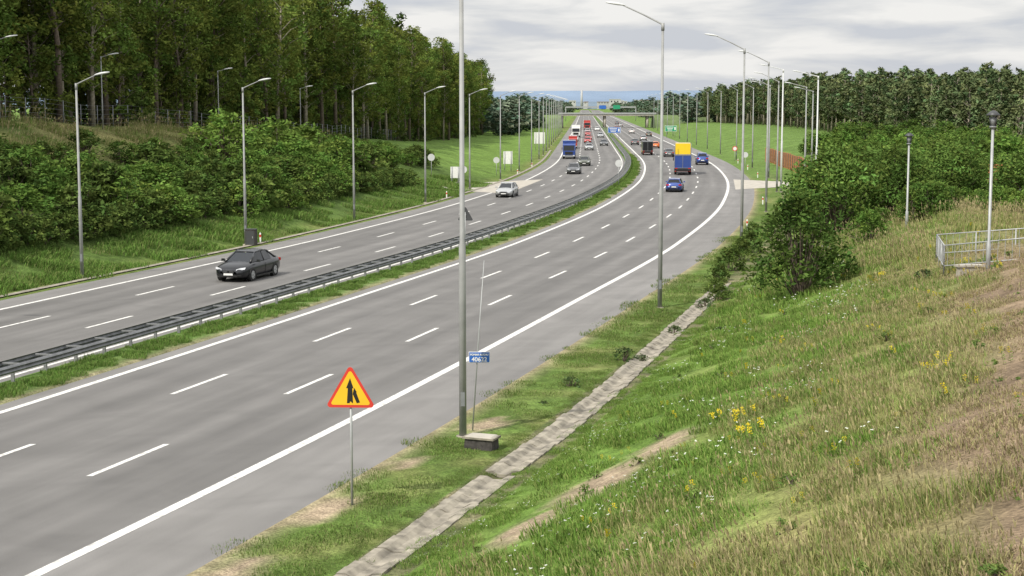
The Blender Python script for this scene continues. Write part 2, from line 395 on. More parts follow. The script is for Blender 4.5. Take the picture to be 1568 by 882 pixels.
T_near=[treemesh('forest_tree',random.uniform(17,21),cbb,random.uniform(2.7,3.8),85,46,.22,(FG[0]*k,FG[1]*k,FG[2]*k),M['leaf'],M['palebark'] if i%2==0 else M['bark'],.9,'round' if i in (1,4) else 'oval') for i,(k,cbb) in enumerate(((.8,6.5),(.95,3.2),(1.15,4.5),(.85,8),(1.2,3.5),(1.0,5)))]
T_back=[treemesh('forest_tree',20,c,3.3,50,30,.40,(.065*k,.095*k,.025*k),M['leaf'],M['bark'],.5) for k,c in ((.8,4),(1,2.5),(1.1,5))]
T_young=[treemesh('young_tree',h,.8,2.0,50,60,.2,(FG[0]*k,FG[1]*k,FG[2]*k),M['leaf'],M['bark'],.4,'round') for h,k in ((8,1.1),(9.5,1.0),(7,1.2))]
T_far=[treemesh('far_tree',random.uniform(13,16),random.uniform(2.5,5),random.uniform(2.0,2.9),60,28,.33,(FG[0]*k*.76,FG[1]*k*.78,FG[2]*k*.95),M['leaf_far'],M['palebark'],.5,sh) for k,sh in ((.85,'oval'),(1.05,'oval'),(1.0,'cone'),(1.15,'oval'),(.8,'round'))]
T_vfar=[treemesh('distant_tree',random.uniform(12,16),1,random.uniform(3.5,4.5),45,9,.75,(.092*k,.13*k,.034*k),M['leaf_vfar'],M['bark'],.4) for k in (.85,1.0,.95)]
BUSH=[bushmesh('bush',3,1.9,70,85,.13,(.095,.172,.036)),bushmesh('bush',3.4,1.7,70,85,.13,(.08,.142,.032)),bushmesh('bush',2.6,2.1,75,80,.13,(.122,.205,.044))]
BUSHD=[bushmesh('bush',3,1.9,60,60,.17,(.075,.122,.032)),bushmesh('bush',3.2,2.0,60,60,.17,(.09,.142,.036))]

fl=empty('forest')
y=92.
while y<470:
    for k,t in enumerate((-44.5,-48,-53,-61)):
        yy=y+random.uniform(-2,2); t2=t+random.uniform(-1.6,1.6)+ (4*sm((y-230)/120))
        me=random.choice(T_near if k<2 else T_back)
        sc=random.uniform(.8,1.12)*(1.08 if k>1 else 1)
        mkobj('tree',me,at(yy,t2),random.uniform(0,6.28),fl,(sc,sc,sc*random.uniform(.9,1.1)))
    y+=4.5 if y<250 else 5.5
for i in range(85):
    yy=random.uniform(95,440); t=random.uniform(-47,-43.8)+ (4*sm((yy-230)/120))
    mkobj('young_tree',random.choice(T_young),at(yy,t,-.3),random.uniform(0,6.28),fl,random.uniform(.5,1.05))
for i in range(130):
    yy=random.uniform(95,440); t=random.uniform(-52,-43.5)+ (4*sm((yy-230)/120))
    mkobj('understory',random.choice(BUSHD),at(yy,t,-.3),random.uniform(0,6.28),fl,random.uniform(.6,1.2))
fr=empty('forest')
y=235.
while y<640:
    for k,t in enumerate((44,48.5,53,59,67,80)):
        yy=y+random.uniform(-3,3); t2=t+random.uniform(-2,2)+np.interp(y,[235,300,420,640],[12,10,3,-6])
        sc=random.uniform(.75,1.0)
        mkobj('tree',random.choice(T_far),at(yy,t2),random.uniform(0,6.28),fr,(sc*1.15,sc*1.15,sc))
    y+=4.8
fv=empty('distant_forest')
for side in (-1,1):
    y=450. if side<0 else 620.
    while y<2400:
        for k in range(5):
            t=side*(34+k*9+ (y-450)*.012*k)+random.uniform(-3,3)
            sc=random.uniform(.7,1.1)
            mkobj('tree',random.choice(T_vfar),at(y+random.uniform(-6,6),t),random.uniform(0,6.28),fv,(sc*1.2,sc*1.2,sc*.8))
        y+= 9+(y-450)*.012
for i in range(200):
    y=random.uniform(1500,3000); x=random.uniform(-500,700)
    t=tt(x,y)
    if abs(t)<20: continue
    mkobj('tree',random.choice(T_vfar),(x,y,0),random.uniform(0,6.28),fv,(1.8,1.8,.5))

hd=empty('hedge_shrubs')
for i in range(330):
    yy=random.uniform(78,205); 
    t=-random.uniform(23,35)
    if yy>150 and t>-27: continue
    if nz(PX(yy,t),yy,9,2)<-.3: continue
    s=random.uniform(.55,1.15)*(1.1 if t>-29 else .8)
    me=random.choice(BUSHD if random.random()<.4 else BUSH)
    mkobj('shrub',me,at(yy,t,-.25),random.uniform(0,6.28),hd,(s*1.1,s*1.1,s*.85))
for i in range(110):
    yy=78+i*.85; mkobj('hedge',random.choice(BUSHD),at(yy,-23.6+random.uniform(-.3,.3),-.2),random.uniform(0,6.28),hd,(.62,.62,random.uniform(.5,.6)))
for yy,t,s in ((150,-31,1.7),(156,-30,1.6),(146,-28,1.3),(162,-28.5,1.3),(168,-29,1.1),(142,-33,1.6)):
    mkobj('bush',BUSH[2] if s>1.4 else BUSH[0],at(yy,t,-.3),random.uniform(0,6.28),None,(s*1.2,s*1.2,s))
def bush_at(px,py,s,me,name='bush',sz=None):
    mkobj(name,me,(px,py,gz(py,tt(px,py))-.25),random.uniform(0,6.28),None,(s,s,sz or s))
big=bushmesh('bush',4.9,2.4,150,85,.12,(.075,.135,.032)); big2=bushmesh('bush',6.3,4.0,210,50,.16,(.098,.17,.04))
bush_at(12.9,69.5,1.0,big)
bush_at(21.4,103,.95,big2,sz=1.0)
for (x,y,s,h) in ((26,106,.75,.8),(31,111,.8,.75),(36,107,.9,.75),(42,114,1,.75),(29,124,1,.85),(48,127,1,.85),(38,137,1.1,.9),(56,142,1.1,.95),(24.5,120,.8,.8)):
    bush_at(x,y,s,big2,sz=h)
for i in range(60):
    y=random.uniform(84,115); t=random.uniform(24,44)
    x=PX(y,t)
    if x<18.8+ (y-84)*.2: continue
    bush_at(x,y,random.uniform(.4,.8),random.choice(BUSH),'bush')
sf=empty('shrubbery')
for i in range(170):
    y=random.uniform(135,270); t=random.uniform(28,62); s=random.uniform(1.0,2.0)
    p=at(y,t,-.3)
    mkobj('shrub',random.choice(BUSH),p,random.uniform(0,6.28),sf,(s,s,s*.9))
for (x,y,s) in ((10.4,80,.36),(11.3,85,.42),(12.6,90,.5),(14.2,96,.5),(10.3,76.5,.33),(15.4,101,.55)):
    bush_at(x,y,s,random.choice(BUSHD),'bush')
for (x,y,s) in ((17.2,112,.45),(19.5,118,.5)): bush_at(x,y,s,random.choice(BUSH),'bush')
tuftm=bushmesh('shrub',1,.6,40,150,.06,(.07,.115,.045))
for (x,y,s) in ((2.0,52.6,.7),(4.2,58.0,.9),(4.9,58.6,.7),(6.9,65.8,.8),(9.2,74,.9),(15.6,59,.8),(8.6,64,.5),(1.0,49.5,.4)):
    bush_at(x,y,s,tuftm,'shrub',sz=s*.9)

# ------------------------------------------------------------------ grass
def grassmesh(name,n,rad,h0,h1,w,cols,lean=.35,stems=0,fcol=None,nf=0,stemc=(.36,.31,.17)):
    V=[];F=[];C=[]
    def blade(p,h,w,d,ln,c,tipc):
        a=Vector((math.cos(d),math.sin(d),0)); b=Vector((-a.y,a.x,0))
        p=Vector(p); m=p+Vector((0,0,h*.55))+a*ln*h*.35; t=p+Vector((0,0,h*(1-.25*ln)))+a*ln*h
        o=len(V); V.extend([p-b*w/2,p+b*w/2,m+b*w*.42,m-b*w*.42,t]); F.append((o,o+1,o+2,o+3)); F.append((o+3,o+2,o+4))
        mc=tuple(.5*(c[i]+tipc[i]) for i in range(3)); C.extend([c,c,mc,mc,tipc])
    for i in range(n):
        r=rad*math.sqrt(random.random()); a=random.uniform(0,6.283); c=random.choice(cols); k=random.uniform(.7,1.3); c=tuple(q*k for q in c)
        blade((r*math.cos(a),r*math.sin(a),-.03),random.uniform(h0,h1),w*random.uniform(.6,1.3),random.uniform(0,6.283),lean*random.uniform(.2,1.8),c,tuple(q*1.15 for q in c))
    for i in range(stems):
        r=rad*math.sqrt(random.random()); a=random.uniform(0,6.283); h=random.uniform(h1*1.2,h1*2.0); p=(r*math.cos(a),r*math.sin(a),0); d=random.uniform(0,6.28); k=random.uniform(.7,1.2); c=tuple(q*k for q in stemc)
        blade(p,h,.007,d,.2,c,c)
        tp=Vector(p)+Vector((math.cos(d)*.2*h*.8,math.sin(d)*.2*h*.8,h*.86))
        blade(tp,h*.22,.024,random.uniform(0,6.28),.3,c,c); blade(tp,h*.18,.024,random.uniform(0,6.28),.5,c,c)
    for i in range(nf):
        r=rad*math.sqrt(random.random()); a=random.uniform(0,6.283); h=random.uniform(h1*.8,h1*1.2); p=Vector((r*math.cos(a),r*math.sin(a),h))
        for q in range(3):
            o=len(V); s_=.014; dx=Vector((random.uniform(-.03,.03),random.uniform(-.03,.03),random.uniform(-.01,.02)))
            V.extend([p+dx+Vector((-s_,-s_,0)),p+dx+Vector((s_,-s_,0.005)),p+dx+Vector((s_,s_,.01)),p+dx+Vector((-s_,s_,.005))]); F.append((o,o+1,o+2,o+3)); C.extend([fcol]*4)
    me=bpy.data.meshes.new(name); me.from_pydata([tuple(v) for v in V],[],F); me.materials.append(M['grass']); setcol(me,np.array(C,np.float32)); me.update(); return me
g1=[(.115,.18,.042),(.135,.195,.05),(.095,.155,.036),(.19,.195,.085)]
g2=[(.13,.225,.044),(.165,.25,.055),(.105,.19,.038),(.20,.24,.075)]
g3=[(.28,.255,.115),(.32,.29,.145),(.185,.23,.068),(.23,.24,.09),(.14,.205,.052)]
g4=[(.28,.21,.14),(.31,.245,.16),(.20,.20,.085),(.25,.195,.125)]
GR_=.72
GS=[grassmesh('grass_patch',430,GR_,.05,.13,.016,g1) for _ in range(3)]
GL=[grassmesh('grass_patch',400,GR_,.08,.24,.018,g2,.5) for _ in range(3)]+[grassmesh('grass_patch',400,GR_,.09,.24,.018,g2,.5,0,(.66,.68,.60),7)]
GD=[grassmesh('grass_patch',310,GR_,.10,.32,.016,g3,.45,18) for _ in range(3)]+[grassmesh('grass_patch',340,GR_,.12,.28,.017,g3+g2[:3],.4,8)]
GB=[grassmesh('grass_patch',310,GR_,.05,.14,.015,g4+g3[:2],.7,3) for _ in range(2)]
GM=[grassmesh('grass_patch',420,.72,.10,.30,.023,[(.11,.20,.042),(.135,.225,.05),(.095,.17,.038),(.17,.21,.07)],.5) for _ in range(3)]
gp=empty('grass')
def putgrass(me,y,t,s,parent=gp,name='grass_patch'):
    p=at(y,t); e=.4
    dx=(gz(y,t+e)-gz(y,t-e))/(2*e); dy=(gz(y+e,t)-gz(y-e,t))/(2*e)
    n=Vector((-dx,-dy,1)).normalized().lerp(Vector((0,0,1)),.3)
    q=Vector((0,0,1)).rotation_difference(n).to_matrix()@Matrix.Rotation(random.uniform(0,6.28),3,'Z')
    o=bpy.data.objects.new(name,me); o.matrix_world=Matrix.Translation(p)@q.to_4x4()@Matrix.Diagonal((s,s,s*random.uniform(.75,1.2),1))
    COL.objects.link(o); o.parent=parent; return o
def scatter(y0,y1,t0,t1,step,sc=1.):
    n=int((y1-y0)*(t1-t0)/(step*step))
    for i in range(n):
        y=random.uniform(y0,y1); t=random.uniform(t0,t1)
        if 16.0<t-drift(y)<18.5: continue
        sf_=max(soilf(y,t),soilf(y,t+.45),soilf(y,t-.4),soilf(y+.5,t),soilf(y-.5,t))
        if sf_>.12: continue
        if t<16.6:
            if t<14.5 and random.random()<.4: continue
            me=random.choice(GS); s=sc*random.uniform(.75,1.1)
            if t>15.9 : s*=.6
        else:
            d=dryf(y,t)+random.uniform(-.2,.2)
            if random.random()<brownf(y,t): me=random.choice(GB)
            else: me=random.choice(GD[:3]) if d>.46 else (GD[3] if d>.26 else random.choice(GL))
            s=sc*random.uniform(.8,1.15)
            if t<19.2: s*=.6
        putgrass(me,y,t,s)
scatter(14,40,13.95,33,.80)
scatter(40,65,13.95,33,.95)
scatter(65,112,14,34,1.45,1.55)
for i in range(680):
    y=random.uniform(15,84); t=random.choice((random.uniform(16.2,16.86),random.uniform(17.66,18.6)))+drift(y)
    putgrass(random.choice(GS if t<17 else GL),y,t,random.uniform(.25,.5))
for i in range(150):
    y=16+68*random.random()**.6; putgrass(random.choice(GS),y,random.choice((random.uniform(16.85,17.05),random.uniform(17.45,17.7),17.25))+drift(y),random.uniform(.12,.36))
for i in range(560):
    y=38+ (random.random()**1.4)*260; putgrass(random.choice(GM),y,random.uniform(-2.4,-1.2),.68*random.uniform(.8,1.2)*(1 if y<150 else 1.3))
for i in range(300):
    y=random.uniform(70,190); putgrass(random.choice(GM[:2]+GS[:1]),y,random.uniform(-23.0,-17.8),random.uniform(1.2,2.2))
for i in range(150):
    y=random.uniform(85,200); putgrass(random.choice(GD),y,random.uniform(-42,-34),random.uniform(1.5,2.6))
def goldenrod(N,hh):
    V=[];F=[];C=[]
    for k in range(N):
        x,y=random.gauss(0,.3),random.gauss(0,.3); h=random.uniform(.6,1.0)*hh
        o=len(V); V+= [(x-.008,y,0),(x+.008,y,0),(x+.006,y,h),(x-.006,y,h)]; F.append((o,o+1,o+2,o+3)); C+=[(.10,.14,.03)]*4
        for j in range(16):
            z=h-random.random()**1.3*.22; r=.035*(1.1-(h-z)); dx,dy=random.gauss(0,r),random.gauss(0,r); s_=.018; o=len(V)
            V+=[(x+dx-s_,y+dy,z-s_),(x+dx+s_,y+dy,z-s_*.3),(x+dx+s_*.6,y+dy+s_,z+s_),(x+dx-s_,y+dy+s_*.5,z+s_*.7)]; F.append((o,o+1,o+2,o+3)); C+=[(.66,.53,.04)]*4
        for j in range(14):
            z=random.uniform(.05,h-.15); a=random.uniform(0,6.28); l=.13; o=len(V)
            V+=[(x,y,z),(x+math.cos(a+.2)*l*.6,y+math.sin(a+.2)*l*.6,z+.05),(x+math.cos(a)*l,y+math.sin(a)*l,z+.02),(x+math.cos(a-.2)*l*.6,y+math.sin(a-.2)*l*.6,z+.03)]; F.append((o,o+1,o+2,o+3)); C+=[(.11,.18,.04)]*4
    me=bpy.data.meshes.new('goldenrod'); me.from_pydata(V,[],F); me.materials.append(M['grass']); setcol(me,np.array(C,np.float32)); return me
GR=[goldenrod(7,1),goldenrod(4,.9),goldenrod(2,.8)]
gpos=[(5.2,36.3),(5.6,36.6),(6.1,37.2),(6.6,37.6),(5.4,35.2),(6.9,35.0),(9.3,33.8),(9.8,34.5),(10.9,46.5),(8.7,25.6),(13.4,48),(12.6,47.2),(8.2,24.1),(14.8,62),(14.0,60),(5.2,33)]
gd=empty('goldenrod_plants')
for (x,y) in gpos: putgrass(random.choice(GR[:2]),y,tt(x,y),random.uniform(.5,.75),gd,'goldenrod')
for i in range(95):
    y=random.uniform(20,75); t=random.uniform(19.5,30); putgrass(GR[2],y,t,random.uniform(.45,.7),gd,'goldenrod')
WD=[bushmesh('weed',.55,.35,14,420,.045,(.11,.185,.05)),bushmesh('weed',.45,.4,14,420,.05,(.14,.215,.06))]
wd=empty('weeds')
for i in range(130):
    y=16+random.random()**1.2*75; t=random.uniform(18.8,31)
    mkobj('weed',random.choice(WD),at(y,t,-.12),random.uniform(0,6.28),wd,random.uniform(.35,.8))

# ------------------------------------------------------------------ street lamps
def lamp(x,y,z,h,arm,ang,rise,mat=None,r=.11):
    mat=mat or M['lampgrey']; mb=MB()
    mb.tube([(0,0,-.3),(0,0,.02)],[.2,.2],M['concrete'],10)
    mb.tube([(0,0,0),(0,0,h*.42),(0,0,h*.42+.05),(0,0,h)],[r,r*.92,r*.72,r*.55],mat,10)
    mb.box((0,-r*.96,1.1),(.12,.03,.4),M['greyback'])
    d=Vector((math.cos(ang),math.sin(ang),0)); top=Vector((0,0,h-.05))
    mb.tube([top-Vector((0,0,.25)),top+Vector((0,0,.1))],r*.72,mat,8)
    pts=[top,top+d*.06+Vector((0,0,.06)),top+d*arm*.5+Vector((0,0,rise*.54)),top+d*arm+Vector((0,0,rise))]
    mb.tube(pts,[r*.5,r*.40,r*.34,r*.30],mat,7)
    e=pts[-1]; ax=(d+Vector((0,0,.16))).normalized(); sd=Vector((-d.y,d.x,0))
    vs=[];n=10; st=[(-.12,.03,.03),(0,.09,.06),(.25,.14,.09),(.55,.15,.08),(.75,.10,.05),(.82,.02,.02)]
    for (q,w,hh) in st:
        for k in range(n):
            th=2*math.pi*k/n; cz=math.sin(th)*hh*(1 if math.sin(th)>0 else .55)
            vs.append(e+ax*q+sd*math.cos(th)*w+Vector((0,0,cz)))
    fs=[(i*n+k,i*n+(k+1)%n,(i+1)*n+(k+1)%n,(i+1)*n+k) for i in range(len(st)-1) for k in range(n)]
    mb.add(vs,fs,M['lamphead'],True)
    return mb.obj('street_lamp',(x,y,z))
def roadward(y,side):
    a=heading(y); return a+(math.pi if side>0 else 0)
ry=[44.4,73.3,106.4,139.5]+[172+33*i for i in range(14)]
for i,y in enumerate(ry):
    t=(14.84 if i==0 else 15.2) if y<160 else 16.2
    lamp(PX(y,t),y,gz(y,t),13.2 if y<170 else 12,1.9,roadward(y,1),.95)
lyy=[63,86.1,106.8,129.5,153,176]+[200+24*i for i in range(15)]
for y in lyy:
    t=-17.8
    lamp(PX(y,t),y,0,10.6,1.25,roadward(y,-1),.55,r=.10)
for (x,y,h) in ((29.5,172,13.3),(31,160,12.2),(34.5,185,11.5),(33.5,205,12),(41,215,11)):
    lamp(x,y,gz(y,tt(x,y)),h,1.8,math.pi-.2,.5,M['lamphead'] if h>12 else None,r=.12)
for (y,t) in ((118,-40),(135,-40.5),(160,-40),(185,-39)):
    p=at(y,t); lamp(p.x,p.y,p.z,6.2,.7,0.2,.25,r=.07)
def parklamp(x,y,h,name='park_lamp'):
    z=gz(y,tt(x,y)); mb=MB()
    mb.tube([(0,0,-.4),(0,0,.9),(0,0,.95),(0,0,h-.45)],[.085,.08,.055,.05],M['galv'],10)
    mb.tube([(0,0,h-.5),(0,0,h-.45),(0,0,h-.4)],[.05,.13,.13],M['greyback'],12)
    for k in range(4):
        a=k*math.pi/2+.4; mb.tube([(math.cos(a)*.12,math.sin(a)*.12,h-.4),(math.cos(a)*.17,math.sin(a)*.17,h-.02)],.016,M['darkback'],5)
    mb.tube([(0,0,h-.4),(0,0,h-.05)],[.09,.13],M['greyback'],12)
    mb.tube([(0,0,h-.03),(0,0,h),(0,0,h+.12),(0,0,h+.16)],[.24,.25,.12,.03],M['darkback'],14)
    mb.obj(name,(x,y,z))
parklamp(17.4,57,5.6); parklamp(21.7,86,5.05)

def railing(p0,p1,h=1.1):
    p0=Vector(p0);p1=Vector(p1); d=(p1-p0); n=max(2,int(d.length/1.5)); mb=MB()
    for i in range(n+1):
        q=p0+d*i/n; mb.tube([q-p0-Vector((0,0,.3)),q-p0+Vector((0,0,h))],.03,M['galv'],6)
    for z in (h,h*.3): mb.tube([Vector((0,0,z)),d+Vector((0,0,z))],.026,M['galv'],6)
    for i in range(n*6):
        q=d*(i+.5)/(n*6); mb.tube([q+Vector((0,0,h*.3)),q+Vector((0,0,h))],.010,M['galv'],4,False)
    mb.obj('metal_railing',p0)
def G(x,y,dz=0): return (x,y,gz(y,tt(x,y))+dz)
railing(G(16.2,58.5,.05),G(22,56.5,.05)); railing(G(17.4,64,.1),G(25,62.5,.1)); railing(G(16.2,58.5,.05),G(17.4,64,.1))
hw=MB(); hw.box((0,0,.2),(.9,.3,.5),M['palecon']); hw.box((0,0,.48),(1.05,.4,.07),M['palecon']); hw.obj('concrete_headwall',G(16.9,57.6,-.2),.2)

# ------------------------------------------------------------------ signs
def tri(cx,cz,s,rd):
    pts=[]; ht=s*math.sqrt(3)/2
    cs=[(cx-s/2,cz-ht/3),(cx+s/2,cz-ht/3),(cx,cz+2*ht/3)]
    for i,c in enumerate(cs):
        v=Vector((cx-c[0],cz-c[1])).normalized(); cc=Vector(c)+v*rd*2; base=math.atan2(-v.y,-v.x)
        for k in range(-3,4): a=base+k*math.radians(20); pts.append((cc.x+math.cos(a)*rd,cc.y+math.sin(a)*rd))
    return pts
def warning(x,y,rz,front=True,zc=2.72,s=1.2):
    z=gz(y,tt(x,y)); mb=MB()
    mb.tube([(0,0,-.3),(0,0,zc+.25)],.032,M['galv'],8)
    mb.prism(tri(0,zc,s,.07),-.055,-.04,M['greyback'] if front else M['darkback'])
    if front:
        mb.prism(tri(0,zc,s,.07),-.060,-.056,M['red']); mb.prism(tri(0,zc,s-.22,.045),-.064,-.061,M['yellow'])
        mb.prism([(-.085,zc-.24),(-.02,zc-.24),(-.01,zc-.2),(.01,zc-.2),(.045,zc-.24),(.06,zc-.24),(.045,zc+.12),(.075,zc+.12),(-.005,zc+.36),(-.10,zc+.12),(-.06,zc+.12)],-.068,-.065,M['black'])
        mb.prism([(.08,zc+.06),(.10,zc+.12),(.225,zc-.22),(.15,zc-.24),(.055,zc-.02)],-.068,-.065,M['black'])
        mb.prism([(.09,zc+.13),(.15,zc+.03),(.06,zc+.0)],-.0722,-.0695,M['black'])
    mb.box((0,-.03,zc+.1),(.12,.03,.04),M['galv']); mb.box((0,-.03,zc-.2),(.12,.03,.04),M['galv'])
    return mb.obj('warning_sign',(x,y,z),rz)
warning(-3.82,36.6,R(-3))
y=104.5; warning(PX(y,-2.58),y,math.pi+heading(y),False,2.05,1.1)
def roundsign(y,t,zc=2.2,face=False,r=.42,name='road_sign'):
    mb=MB(); mb.tube([(0,0,-.2),(0,0,zc+.1)],.035,M['galv'],6)
    pts=[(r*math.cos(a*math.pi/10),zc+r*math.sin(a*math.pi/10)) for a in range(20)]
    mb.prism(pts,-.06,-.04,M['lamphead'] if not face else M['red'])
    if face: mb.prism([(p[0]*.72,zc+(p[1]-zc)*.72) for p in pts],-.066,-.062,M['white'])
    p=at(y,t); mb.obj(name,p,heading(y))
roundsign(183,-1.8,2.6); roundsign(180,-19.2,2.1); roundsign(186,-24,2.2); roundsign(210,-19.5,2.1); roundsign(236,15,2.0)
roundsign(262,15.2,2.2,True)
def board(y,t,w,h,zc,mat,rz=None):
    mb=MB(); p=at(y,t)
    mb.box((0,0,zc),(w,.08,h),M['white']); mb.box((0,-.045,zc),(w*.95,.02,h*.92),mat)
    for k in range(3): mb.box((-.08*w,-.058,zc+h*(.25-.25*k)),(w*(.6-.1*k),.01,h*.10),M['white'])
    mb.box((.35*w,-.058,zc),(w*.12,.01,h*.5),M['white'])
    for sx in (-.35,.35): mb.tube([(sx*w,.08,-.3),(sx*w,.08,zc+h/2)],.07,M['galv'],6)
    mb.obj('direction_sign',p,heading(y) if rz is None else rz)
board(440,-1.8,3.6,1.6,2.3,M['blue']); board(455,14.8,3.4,1.7,2.6,M['green'])
board(225,-19.5,1.3,1.8,1.9,M['lampgrey'],heading(225)+math.pi); board(182,-20.5,1.1,1.3,1.4,M['lampgrey'],heading(182)+math.pi)
board(330,-19.5,2.2,2.4,2.6,M['lampgrey'],heading(300)+math.pi)
cb=MB(); cb.box((0,0,.55),(.7,.45,1.1),M['stone']); cb.box((0,0,1.13),(.76,.5,.05),M['darkback']); cb.box((0,-.24,.55),(.62,.02,.95),M['darkback']); cb.box((.2,-.26,.6),(.04,.02,.14),M['galv'])
cb.obj('electrical_cabinet',at(106,-17.1),heading(106))
def delineator(y,t,s=1):
    mb=MB(); mb.box((0,0,.4),(.12,.08,.85),M['white']); mb.box((0,-.002,.62),(.125,.09,.2),M['red']); mb.box((0,0,.85),(.10,.07,.06),M['white'],None,.5); mb.obj('delineator_post',at(y,t),heading(y),None,s)
for y,t in ((120,14.6),(150,14.7),(205,15),(230,15),(108,-17.3),(255,15.2),(196,17.5),(215,-17.2),(240,-17.2),(160,-17.2)): delineator(y,t,.85)
rd=MB(); b=Vector((-1.17,45.2,0)); top=Vector((.36,.1,5.0))
rd.tube([(0,0,-.2),top*.5,top],[.025,.022,.012],M['galv'],6)
ax=top*.435
rd.box((ax.x+.06,ax.y-.05,ax.z),(.62,.02,.32),M['white']); rd.box((ax.x+.06,ax.y-.062,ax.z),(.59,.02,.29),M['blue'])
ro=rd.obj('count_point_sign',b)
for txt,sz,dz in (('40622',.18,-.12),('POMIAR RUCHU',.072,.055)):
    cu=bpy.data.curves.new('lettering','FONT'); cu.body=txt; cu.size=sz; cu.align_x='CENTER'; cu.extrude=.002; cu.offset=.003; cu.materials.append(M['white'])
    o=bpy.data.objects.new('lettering',cu); COL.objects.link(o); o.parent=ro; o.location=(ax.x+.06,ax.y-.076,ax.z+dz); o.rotation_euler=(R(90),0,0)
bx=MB(); bx.box((0,0,.14),(.86,.5,.36),M['stone'],None,.95); bx.box((0,0,.345),(.94,.58,.05),M['concrete']); bx.box((.0,0,.385),(.8,.5,.03),M['palecon'],None,.9)
bx.obj('stone_block',(-.85,42.9,-.05),R(-22))

fe=MB(); ysf=list(np.arange(88,420,3.)); 
for i,y in enumerate(ysf):
    p=at(y,-42.8); fe.tube([p-Vector((0,0,.2)),p+Vector((0,0,1.9))],.04,M['greyback'],4)
    if i:
        for z in (.3,.7,1.1,1.5,1.85): fe.tube([pp+Vector((0,0,z)),p+Vector((0,0,z))],.012,M['greyback'],3,False)
    pp=p
fe.obj('wire_fence')
pf=MB(); pp=None
for i,y in enumerate(np.arange(190,262,3.)):
    p=at(y,21.5-(y-190)*.02)
    pf.box(p+Vector((0,0,1.1)),(.25,.25,2.4),M['orange'])
    if pp is not None:
        mid=(p+pp)/2; a=math.atan2(p.y-pp.y,p.x-pp.x)
        for z in (.45,1.0,1.55,2.0): pf.box(mid+Vector((0,0,z)),(2.75,.08,.48),M['wood'],Matrix.Rotation(a,3,'Z'))
    pp=p
pf.obj('panel_fence')
of=MB()
for i in range(3):
    x=37+i*2.6; z0=gz(118,tt(x,118)); of.box((x,118,z0+2.7),(2.4,.1,.7),M['orange']); of.box((x,118.02,z0+1.7),(2.4,.06,.5),M['wood']); of.tube([(x+1.25,118,z0-.2),(x+1.25,118,z0+3.2)],.06,M['greyback'],5)
of.obj('orange_barrier')

